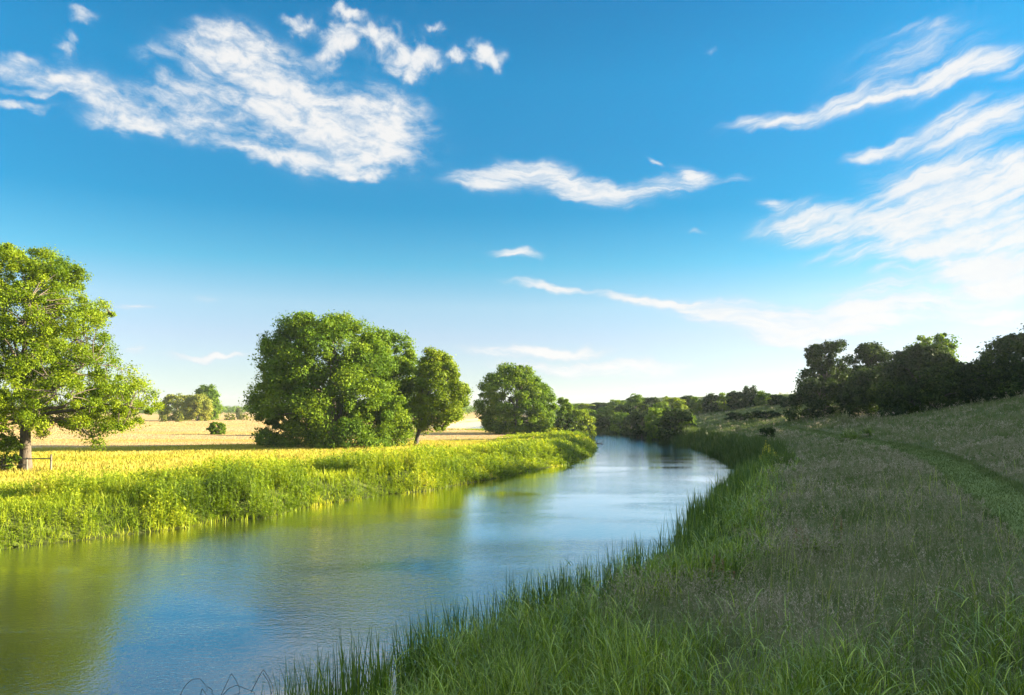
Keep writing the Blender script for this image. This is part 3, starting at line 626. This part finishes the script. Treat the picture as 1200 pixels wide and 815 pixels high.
# ------------------------------------------------------------------ small things: fence, weeds, dead stems, far wood
# wooden rail fence beside the far left ash
fx = [px(u, 50.6) for u in (-64, -26, 10, 38, 66)]
fr = thing('wooden_fence', 'old wooden rail fence with thin posts in front of the far left ash', 'fence', (fx[0], 50, tz(fx[0], 50)))
fz = [tz(q, 50) - fr.location.z for q in fx]
r_ = np.random.default_rng(5)
def post_mesh(w, h, tilt):
    n = 6; zz = np.array([-.3, 0, h * .33, h * .66, h - .02, h]); ww = np.array([1, 1, .98, .96, .95, .7]) * w
    P = [(r_.normal() * .006 + tilt * z, r_.normal() * .006, z) for z in zz]
    return tubes([(np.array(P), ww)], 6)
for q, z0 in zip(fx, fz):
    V, Fq = post_mesh(.065, 1.12 + r_.normal() * .06, r_.normal() * .03); V[:, 0] += q - fx[0]; V[:, 2] += z0
    top = [list(range(len(V) - 6, len(V)))]
    o = add_mesh('post', V, [Fq, np.array([[len(V) - 6, len(V) - 5, len(V) - 4, len(V) - 3], [len(V) - 6, len(V) - 3, len(V) - 2, len(V) - 1]])], M_WOOD, fr)
for hz in (.92, .48):
    P = np.array([(fx[0] - fx[0] - .4, -.07, fz[0] + hz)] + [(q - fx[0], -.07, z0 + hz + r_.normal() * .02) for q, z0 in zip(fx, fz)][1:] if hz > .6 else [(q - fx[0], -.07, z0 + hz + r_.normal() * .02) for q, z0 in zip(fx, fz)][:4])
    tt_ = np.linspace(0, len(P) - 1, 24); PP_ = np.stack([np.interp(tt_, np.arange(len(P)), P[:, k]) for k in range(3)], 1)
    V, Fq = tubes([(PP_, np.full(24, .042))], 6); V[:, 1] = -.07 + (V[:, 1] + .07) * .5
    add_mesh('rail', V, Fq, M_WOOD, fr)

# dead bent stems standing in the water at the bottom edge of the view
def dead_stems(label, pts, d=12.6, rad=.006):
    base = (px(pts[0][0][0], d), d, 0.0)
    root = thing('dead_reed', label, 'dead reed', base, 'dead bent stems in the near water')
    for k, pl in enumerate(pts):
        P = [(px(u, d) - base[0], .12 * sin(k * 2.1 + i * .9), pz(v, d)) for i, (u, v) in enumerate(pl)]
        if P[0][2] < .35: P[0] = (P[0][0], P[0][1], -.25)
        P = np.array(P); tt_ = np.linspace(0, len(P) - 1, 3 * len(P)); Q = np.stack([np.interp(tt_, np.arange(len(P)), P[:, c_]) for c_ in range(3)], 1)
        V, Fq = tubes([(Q, np.linspace(rad, rad * .55, len(Q)))], 5); add_mesh('stem', V, Fq, M_TWIG, root, smooth=True)
dead_stems('low arching dead stem, leftmost of the bent stems in the near water', [[(206, 826), (214, 806), (222, 799), (233, 797), (241, 800), (247, 806), (242, 809)], [(231, 826), (236, 807), (244, 812), (252, 826)], [(246, 802), (252, 806), (249, 812), (254, 820)]])
dead_stems('sharply peaked dead stem, middle one of the bent stems in the near water', [[(254, 826), (262, 806), (268, 792), (276, 800), (283, 808), (277, 826)], [(258, 818), (268, 807), (280, 801), (290, 804), (299, 809), (298, 816)], [(270, 826), (276, 812), (284, 811)]])
dead_stems('tallest dead stem folded into a hook, rightmost of the bent stems', [[(294, 812), (299, 800), (306, 787), (314, 796), (322, 806), (318, 816), (317, 826)], [(306, 792), (314, 799), (320, 808), (318, 822)]])

# leafy weed plants: one mesh of foliage, flowers or seed spikes as parts
def weed(name, label, cat, u, d, w, h, n, lm, seed, L=.12, spikes=None, flowers=None, group=None):
    r = np.random.default_rng(seed); x = px(u, d); root = thing(name, label, cat, (x, d, tz(x, d) - .02), group)
    st = r.normal(size=(n, 2)) * w * .4; st = st[np.hypot(st[:, 0], st[:, 1]) < w]; n = len(st); hh = h * (1 - .5 * (np.hypot(st[:, 0], st[:, 1]) / w) ** 2) * r.uniform(.7, 1.1, n)
    A = Acc(); A.blades(np.column_stack([st, np.zeros(n)]), hh, np.full(n, .02), r.uniform(0, .2, n), r.uniform(0, .3, n), r.uniform(0, 6.28, n), 3, tint=np.full(n, .3))
    nb = 14; f = np.tile(np.linspace(.1, 1, nb), n); az = r.uniform(0, 6.28, n * nb); ll = L * (1.2 - .6 * f) * r.uniform(.7, 1.3, n * nb)
    rp_ = lambda q: np.repeat(q, nb, 0)
    a_ = np.stack([np.cos(az) * ll, np.sin(az) * ll, r.uniform(-.3, .7, n * nb) * ll], 1); b_ = np.stack([-np.sin(az) * ll * .28, np.cos(az) * ll * .28, r.normal(size=n * nb) * ll * .1], 1)
    p_ = np.column_stack([rp_(st), rp_(hh) * f]); A.quads(p_, a_, b_, .5 + .15 * f + r.normal(size=n * nb) * .15)
    add_mesh('foliage', np.concatenate(A.V), [np.concatenate(q) for q in (A.Q, A.T) if q], lm, root, tint=np.clip(np.concatenate(A.t), 0, 1))
    for part, spec in (('seed_spike', spikes), ('blossom', flowers)):
        if not spec: continue
        cnt, ph, fm, frac = spec
        for q in r.choice(n, min(cnt, n), replace=False):     # one part per flowering stem
            f2 = np.linspace(0, 1, 26); pp = np.append(st[q], hh[q]) + np.column_stack([np.zeros((26, 2)), ph * (f2 - .5)])
            l2 = r.uniform(.6, 1.3, 26) * max(.03, L * .35); az = r.uniform(0, 6.28, 26); A2 = Acc()
            A2.quads(pp, np.stack([np.cos(az) * l2, np.sin(az) * l2, r.uniform(-.2, 1, 26) * l2], 1), np.stack([-np.sin(az) * l2 * .4, np.cos(az) * l2 * .4, 0 * l2], 1), .5 + r.normal(size=26) * .2)
            add_mesh(part, np.concatenate(A2.V), [np.concatenate(A2.Q)], fm, root, tint=np.clip(np.concatenate(A2.t), 0, 1))
    return root
M_YEL = leafy('yellow_petals', [(0, (.55, .45, .02)), (1, (.8, .68, .05))], .3)
M_RUST = leafy('rust_seeds', [(0, (.12, .05, .02)), (1, (.26, .12, .05))], .2)
M_CREAM = leafy('cream_seeds', [(0, (.30, .30, .16)), (1, (.5, .48, .30))], .25)
M_WEED = leafy('weed_leaves', [(0, (.05, .10, .012)), (.5, (.11, .18, .016)), (1, (.21, .28, .03))], .35)
weed('flowering_weed', 'tall green weed with a bright yellow flower head on the right bank', 'weed', 900, 55, .75, 1.9, 60, M_WEED, 201, .18, None, (16, .5, M_YEL, .07))
weed('leafy_weed', 'broad leafy green weed clump on the bank edge just left of the yellow flowers', 'weed', 884, 52, .9, 1.4, 80, M_WEED, 202, .17)
weed('leafy_weed', 'leafy yellow-green weed clump below the yellow flowers, leaning over the bank', 'weed', 898, 46, .8, 1.2, 80, M_WEED, 203, .15)
weed('dock_plant', 'rusty brown dock plant nearest the waterside reeds', 'weed', 842, 14.6, .30, .62, 16, M_WEED, 204, .10, (10, .28, M_RUST, .022))
weed('dock_plant', 'rusty dock plant standing in the seeding grass at mid meadow', 'weed', 938, 18.2, .26, .62, 14, M_WEED, 205, .10, (9, .28, M_RUST, .022))
weed('leafy_weed', 'bright green leafy weed patch beside the rusty mid-meadow dock', 'weed', 962, 18.0, .42, .5, 40, M_WEED, 206, .09)
weed('dock_plant', 'slim rusty dock plant at the right of the bright green weed patch', 'weed', 982, 18.9, .20, .7, 10, M_WEED, 207, .10, (7, .3, M_RUST, .02))
weed('seeding_weed', 'pale cream seeding weed on the slope below the hilltop tree line', 'weed', 865, 105, .5, 1.1, 26, M_PALE, 208, .16, (10, .4, M_CREAM, .10))
weed('seeding_weed', 'tall pale weed clump at the foot of the second hill tree', 'weed', 990, 84, .9, 1.5, 40, M_PALE, 209, .18, (14, .5, M_CREAM, .10))
weed('seeding_weed', 'wide yellow-green weed clump in the hill grass below the dense dome-shaped tree', 'weed', 996, 66, 1.0, 1.0, 60, M_WEED, 210, .16, (16, .3, M_CREAM, .08))
weed('seeding_weed', 'yellow-green weed clump lower right of the dense dome-shaped tree', 'weed', 1018, 66, .7, 1.0, 40, M_WEED, 211, .16, (10, .3, M_CREAM, .08))
# drift branch caught off the tip of the left bank
d_ = 112; o_ = thing('driftwood', 'dark broken branch lying in the water off the tip of the left bank', 'branch', (px(702, d_), d_, 0))
P = np.array([(-1.2, .2, -.1), (-.5, .1, .12), (.2, 0, .10), (.9, -.1, -.05)]); V1 = (P, np.array([.10, .09, .07, .04])); V2 = (np.array([(-.4, .1, .1), (-.2, .0, .5), (-.05, 0, .75)]), np.array([.05, .04, .02])); V3 = (np.array([(.2, 0, .1), (.5, .1, .32), (.6, .1, .5)]), np.array([.04, .03, .015]))
V, Fq = tubes([V1, V2, V3], 6); add_mesh('branch', V, Fq, M_TWIG, o_, smooth=True)
# far-off wood that reads as one band
r_ = np.random.default_rng(9); N_ = 620
ux = r_.uniform(-180, 720, N_); dd_ = r_.uniform(540, 760, N_); cx_ = px(ux, dd_); hgt = 4.2 + 2.6 * fbm(cx_ * .012, dd_ * .01, 31) + r_.normal(size=N_) * .5
C = np.concatenate([np.stack([cx_ + r_.normal(size=N_) * 2, dd_, hgt * f_], 1) for f_ in (.35, .65, .9)]); R = np.full(len(C), 2.6) * r_.uniform(.7, 1.2, len(C)); C[:, 2] += 1.0
V, Fq, tn_ = leaves(C, R, 46, 1.1, r_)
o = add_mesh('distant_wood', V, Fq, M_BROAD, tint=tn_); o['kind'] = 'stuff'; o['label'] = 'far-off blue-green wood along the horizon behind the straw field'; o['category'] = 'wood'

# ------------------------------------------------------------------ the air
m, t = mat('haze_air'); out = t.new('ShaderNodeOutputMaterial'); v = t.new('ShaderNodeVolumePrincipled'); v.inputs['Color'].default_value = (.80, .90, 1, 1); v.inputs['Density'].default_value = .00011; v.inputs['Anisotropy'].default_value = .2
t.link(v.outputs[0], out.inputs['Volume'])
hv = np.array([(x_, y_, z_) for z_ in (-2.5, 34.) for y_ in (-80, 1720) for x_ in (-1620, 1620)], float)
hz_ = add_mesh('haze', hv, np.array([[0, 2, 3, 1], [4, 5, 7, 6], [0, 1, 5, 4], [2, 6, 7, 3], [0, 4, 6, 2], [1, 3, 7, 5]]), m); hz_['kind'] = 'stuff'; hz_['label'] = 'thin bluish air over the far fields'; hz_['category'] = 'haze'
# ------------------------------------------------------------------ sun, sky, camera
SUN_EL, SUN_AZ = 14.0, 82.0           # azimuth clockwise from the view direction (+Y)
sun = bpy.data.lights.new('sun', 'SUN'); sun.energy = 5.0; sun.angle = radians(.5); sun.color = (1, .86, .62)
so = bpy.data.objects.new('sun', sun); COL.objects.link(so)
e, a = radians(SUN_EL), radians(SUN_AZ)
from mathutils import Vector
sd = Vector((sin(a) * cos(e), cos(a) * cos(e), sin(e)))
so.rotation_euler = (-sd).to_track_quat('-Z', 'Y').to_euler(); so.location = sd * 120

wd = bpy.data.worlds.new('World'); sc.world = wd; wd.use_nodes = True; wd.node_tree.nodes.clear(); t = NT(wd.node_tree)
wd.cycles.sampling_method = 'MANUAL'; wd.cycles.sample_map_resolution = 256
out = t.new('ShaderNodeOutputWorld'); bg = t.new('ShaderNodeBackground'); t.link(bg.outputs[0], out.inputs[0])
SKY_S = .057; bg.inputs['Strength'].default_value = SKY_S
sky = t.new('ShaderNodeTexSky'); sky.sky_type = 'NISHITA'; sky.sun_disc = False; sky.sun_elevation = e; sky.sun_rotation = a
sky.air_density = 0.7; sky.dust_density = 0.2; sky.ozone_density = 3.0
CLOUD = 2.8      # radiance of sunlit cloud in the sky's own units
dirn = t.new('ShaderNodeTexCoord').outputs['Generated']
sx = t.new('ShaderNodeSeparateXYZ'); t.link(dirn, sx.inputs[0])
azn = t.math('ARCTAN2', sx.outputs[0], sx.outputs[1]); eln = t.math('ARCSINE', sx.outputs[2])
# grade of the Nishita sky with elevation (a polarising filter and the hazy air near the horizon), factors halved in the ramp
el_r = t.mapr(eln, 0, .75, 0, 1)
GR = [(0, (.92, .82, .82)), (2.5, (1.10, .90, .77)), (5.5, (1.30, 1.0, .84)), (8, (1.30, 1.16, .90)), (11, (.58, 1.12, .93)), (15, (.20, .95, .94)), (20, (.19, 1.02, 1.06)), (24, (.18, 1.12, 1.16)), (28.5, (.15, 1.03, 1.12)), (42, (.3, 1.0, 1.05))]
gr = t.ramp(el_r, [(radians(d_) / .75, tuple(q / 2 for q in c_)) for d_, c_ in GR])
g2 = t.new('ShaderNodeVectorMath', operation='MULTIPLY'); t.link(sky.outputs[0], g2.inputs[0]); t.link(gr, g2.inputs[1])
gm = t.new('ShaderNodeVectorMath', operation='SCALE'); t.link(g2.outputs[0], gm.inputs[0]); gm.inputs['Scale'].default_value = 1.32
cb = t.new('ShaderNodeCombineXYZ'); t.link(azn, cb.inputs[0]); t.link(eln, cb.inputs[1]); ae = cb.outputs[0]
def vmath(op, a, b):
    n = t.new('ShaderNodeVectorMath', operation=op)
    for i, q in enumerate((a, b)):
        if isinstance(q, bpy.types.NodeSocket): t.link(q, n.inputs[i])
        elif op == 'SCALE' and i == 1: n.inputs['Scale'].default_value = q
        else: n.inputs[i].default_value = q
    return n.outputs['Value' if op == 'LENGTH' else 'Vector']
def cnoise(vec, sx_, sy_, rot, detail=8, rough=.58, dist=.3, off=0.):
    mp = t.new('ShaderNodeMapping', vector_type='TEXTURE'); mp.inputs['Rotation'].default_value = (0, 0, rot); mp.inputs['Scale'].default_value = (1 / sx_, 1 / sy_, 1); mp.inputs['Location'].default_value = (off, 0, 0)
    t.link(vec, mp.inputs[0]); q = t.noise(mp.outputs[0], 1, detail, rough, dist); q.node.noise_dimensions = '2D'; return q
def warped(f, amp, f2=0, amp2=0):
    v = ae
    for ff, aa in ((f, amp), (f2, amp2)):
        if not ff: continue
        n = t.new('ShaderNodeTexNoise', noise_dimensions='2D'); n.inputs['Scale'].default_value = ff; n.inputs['Detail'].default_value = 3; t.link(ae, n.inputs['Vector'])
        v = vmath('ADD', v, vmath('SCALE', vmath('SUBTRACT', n.outputs['Color'], (.5, .5, .5)), aa))
    return v
def azel(u, v):
    A_ = atan((u - U0) / F); return A_, atan((V0 - v) / F * cos(A_))
def field(strokes, vec):
    """sum of soft elongated strokes; the running sum travels in z so that the strokes are evaluated one after another"""
    sp = t.new('ShaderNodeSeparateXYZ'); t.link(vec, sp.inputs[0]); tot = 0.0
    for u1, v1, u2, v2, w, amp in strokes:
        a1, a2 = azel(u1, v1), azel(u2, v2); um = (u1 + u2) / 2; ca = cos(atan((um - U0) / F))
        L = math.hypot(a2[0] - a1[0], a2[1] - a1[1]) / 2; wr = w / F * ca
        cv = t.new('ShaderNodeCombineXYZ'); t.link(sp.outputs[0], cv.inputs[0]); t.link(sp.outputs[1], cv.inputs[1]); t.val(cv.inputs[2], tot)
        mp = t.new('ShaderNodeMapping', vector_type='TEXTURE'); mp.inputs['Location'].default_value = ((a1[0] + a2[0]) / 2, (a1[1] + a2[1]) / 2, 0)
        mp.inputs['Rotation'].default_value = (0, 0, atan2(a2[1] - a1[1], a2[0] - a1[0])); mp.inputs['Scale'].default_value = (L + wr * .9, wr * 1.3, 1e6)
        t.link(cv.outputs[0], mp.inputs[0]); l = vmath('LENGTH', mp.outputs[0], (0, 0, 0))
        tot = t.math('ADD', tot, t.mapr(l, 0, 1, amp, 0, True))
    return t.math('MINIMUM', tot, 1.15)
SA = [(90, 140, 220, 152, 11, 1), (230, 165, 400, 200, 13, 1), (380, 196, 470, 209, 8, .9), (-40, 72, 50, 72, 12, .8), (10, 95, 110, 95, 15, .8), (-40, 108, 130, 106, 4, .5), (-20, 120, 70, 124, 5, .7),
      (60, 88, 170, 125, 20, .7), (195, 45, 330, 62, 26, .95), (155, 60, 200, 62, 12, .5), (230, 85, 400, 112, 40, .62), (300, 135, 470, 165, 38, .75), (405, 135, 500, 150, 42, .72), (240, 120, 520, 170, 60, .45), (130, 130, 300, 150, 22, .4), (330, 170, 480, 190, 20, .5), (440, 140, 455, 150, 22, .5), (30, 90, 200, 130, 34, .32), (180, 60, 380, 90, 46, .30), (90, 135, 300, 160, 22, .35), (400, 180, 500, 185, 18, .4), (60, 70, 100, 72, 10, .4), (190, 110, 280, 135, 26, .45), (150, 95, 230, 110, 16, .4), (-20, 85, 60, 92, 14, .5)]
SD = [(340, 34, 600, 74, 34, .24), (350, 20, 480, 50, 22, .25), (372, 52, 425, 38, 14, 1), (372, 72, 398, 64, 14, .9), (425, 40, 470, 42, 13, .95), (385, 14, 425, 12, 9, .9), (455, 75, 512, 68, 21, 1.05), (528, 64, 545, 62, 10, .9), (552, 60, 590, 68, 14, 1.05), (578, 76, 586, 84, 9, .8), (76, 18, 116, 22, 10, .85), (68, 46, 92, 52, 12, .75),
      (180, 88, 206, 92, 12, .7), (330, 28, 368, 34, 12, .9), (500, 30, 522, 34, 6, .7), (820, 60, 840, 60, 5, .3)]
SC = [(510, 212, 620, 214, 13, 1), (560, 196, 680, 198, 15, 1), (640, 216, 765, 238, 17, 1.05), (715, 228, 850, 210, 14, .9), (790, 196, 842, 212, 10, .7), (755, 184, 785, 198, 4, .6), (840, 215, 885, 212, 6, .5), (600, 204, 730, 228, 16, .8),
      (563, 291, 640, 301, 6, .95), (570, 327, 710, 343, 7, .95), (680, 340, 820, 366, 9, 1), (770, 364, 960, 372, 20, 1.1), (830, 384, 1085, 371, 24, 1.15), (800, 268, 832, 272, 4, .6), (870, 395, 960, 392, 16, .7), (760, 352, 900, 375, 10, .6),
      (500, 409, 790, 412, 10, .9), (540, 431, 880, 432, 12, .8), (120, 357, 190, 358, 5, .7), (215, 352, 265, 353, 5, .55), (140, 409, 190, 410, 7, .8), (160, 416, 320, 416, 6, 1), (1080, 376, 1290, 366, 12, 1), (950, 350, 1290, 345, 26, .5), (900, 420, 1250, 410, 14, .35), (860, 405, 1300, 395, 52, .48), (450, 428, 900, 436, 26, .30), (900, 345, 1250, 340, 40, .25)]
SB = [(826, 156, 970, 130, 11, 1.05), (920, 142, 1090, 96, 16, 1), (1040, 112, 1230, 46, 15, .9), (960, 110, 1190, 40, 44, .42), (1030, 40, 1140, 30, 9, .35), (980, 191, 1080, 166, 10, .95), (1040, 174, 1260, 112, 28, .95), (1120, 90, 1250, 70, 14, .4),
      (1000, 207, 1260, 214, 22, 1), (1090, 205, 1280, 182, 28, .9), (868, 270, 1010, 246, 20, 1), (900, 285, 1040, 272, 14, .7), (885, 245, 960, 232, 9, .6), (955, 256, 1280, 272, 42, .95), (930, 302, 1110, 292, 14, .75), (1040, 305, 1280, 300, 30, .8), (1070, 332, 1280, 334, 22, 1), (1020, 235, 1290, 250, 60, .6), (1060, 290, 1290, 300, 44, .5), (870, 240, 930, 236, 8, .55), (1000, 322, 1090, 318, 7, .5)]
wA = warped(14, .035, 55, .012); wB = warped(10, .03, 45, .010); wD = warped(30, .022, 90, .010)
fA = field(SA, wA); fB = field(SB, wB); fC = field(SC, wB); fD = field(SD, wD)
nA = cnoise(wB, 17, 50, -.16, 9, .62); nA2 = cnoise(ae, 34, 60, .1, 7, .68); nB = cnoise(wB, 9, 62, .27, 9, .64); nC = cnoise(wB, 12, 70, -.02, 9, .66); nD = cnoise(ae, 38, 46, 0, 7, .6)
def dens(f, n, k, lo, hi):
    return t.mapr(t.math('ADD', f, t.math('MULTIPLY', t.math('SUBTRACT', n, .5), t.math('MULTIPLY', k, t.math('MINIMUM', t.math('MULTIPLY', f, 2.5), 1)))), lo, hi, 0, 1, True)
nAm = t.math('ADD', t.math('MULTIPLY', nA, .6), t.math('MULTIPLY', nA2, .4))
dA = dens(fA, nAm, 2.2, -.05, 1.30); dB = dens(fB, nB, 1.7, -.02, 1.15); dC = dens(fC, nC, 1.3, .0, 1.05); dD = dens(fD, nD, 2.0, .04, 1.3)
dA = t.math('MULTIPLY', dA, t.mapr(nAm, .32, .58, .70, 1, True)); dB = t.math('MULTIPLY', dB, t.mapr(t.math('ADD', t.math('MULTIPLY', nB, .7), t.math('MULTIPLY', nA2, .3)), .34, .56, .70, 1, True)); dC = t.math('MULTIPLY', dC, t.mapr(nC, .34, .58, .7, 1, True))
inv = None
for q in (dA, dB, dC, dD):
    o1 = t.math('SUBTRACT', 1, t.math('MULTIPLY', q, .93)); inv = o1 if inv is None else t.math('MULTIPLY', inv, o1)
cov = t.math('SUBTRACT', 1, inv)
shade = t.ramp(t.math('ADD', t.math('MULTIPLY', nAm, .5), t.math('MULTIPLY', cov, .5)), [(.25, (.70, .80, .90)), (.75, (1, .985, .96))])
cs = t.new('ShaderNodeVectorMath', operation='SCALE'); t.link(shade, cs.inputs[0]); cs.inputs['Scale'].default_value = CLOUD
# unseen broken cloud added overhead and behind, to brighten the shaded right bank
npx = t.math('DIVIDE', sx.outputs[0], t.math('ADD', t.math('ABSOLUTE', sx.outputs[2]), .25)); npy = t.math('DIVIDE', sx.outputs[1], t.math('ADD', t.math('ABSOLUTE', sx.outputs[2]), .25))
cq = t.new('ShaderNodeCombineXYZ'); t.link(npx, cq.inputs[0]); t.link(npy, cq.inputs[1])
ov = t.new('ShaderNodeTexNoise', noise_dimensions='2D'); ov.inputs['Scale'].default_value = 1.6; ov.inputs['Detail'].default_value = 4; t.link(cq.outputs[0], ov.inputs['Vector'])
off = t.math('MAXIMUM', t.mapr(eln, .60, .80, 0, 1, True), t.mapr(t.math('ABSOLUTE', azn), .95, 1.25, 0, 1, True))
cov = t.math('MAXIMUM', cov, t.math('MULTIPLY', off, t.mapr(ov.outputs['Fac'], .30, .62, 0, .9, True)))
cs2 = t.new('ShaderNodeVectorMath', operation='SCALE'); t.link(cs.outputs[0], cs2.inputs[0]); t.link(t.math('ADD', 1, t.math('MULTIPLY', off, t.mapr(sx.outputs[0], -.5, .8, .3, 2.6, True))), cs2.inputs['Scale'])  # the added cloud is boosted towards the sun side as soft fill light
t.link(t.mix(cov, gm.outputs[0], cs2.outputs[0]), bg.inputs[0])


cam = bpy.data.cameras.new('camera'); co = bpy.data.objects.new('camera', cam); COL.objects.link(co)
cam.sensor_width = 36; cam.lens = 36 * F / 1200; cam.shift_y = (V0 - 407.5) / 1200; cam.clip_start = .1; cam.clip_end = 6000
co.location = (0, 0, H); co.rotation_euler = (radians(90), 0, 0); sc.camera = co
sc.view_settings.view_transform = 'Standard'; sc.view_settings.look = 'None'; sc.view_settings.exposure = 2.6; sc.view_settings.gamma = 1
sc.render.engine = 'CYCLES'; sc.cycles.use_denoising = True; sc.cycles.max_bounces = 8; sc.cycles.transparent_max_bounces = 8
sc.cycles.diffuse_bounces = 3; sc.cycles.glossy_bounces = 3; sc.cycles.transmission_bounces = 4; sc.cycles.caustics_reflective = False; sc.cycles.caustics_refractive = False
sc.cycles.sample_clamp_indirect = 6
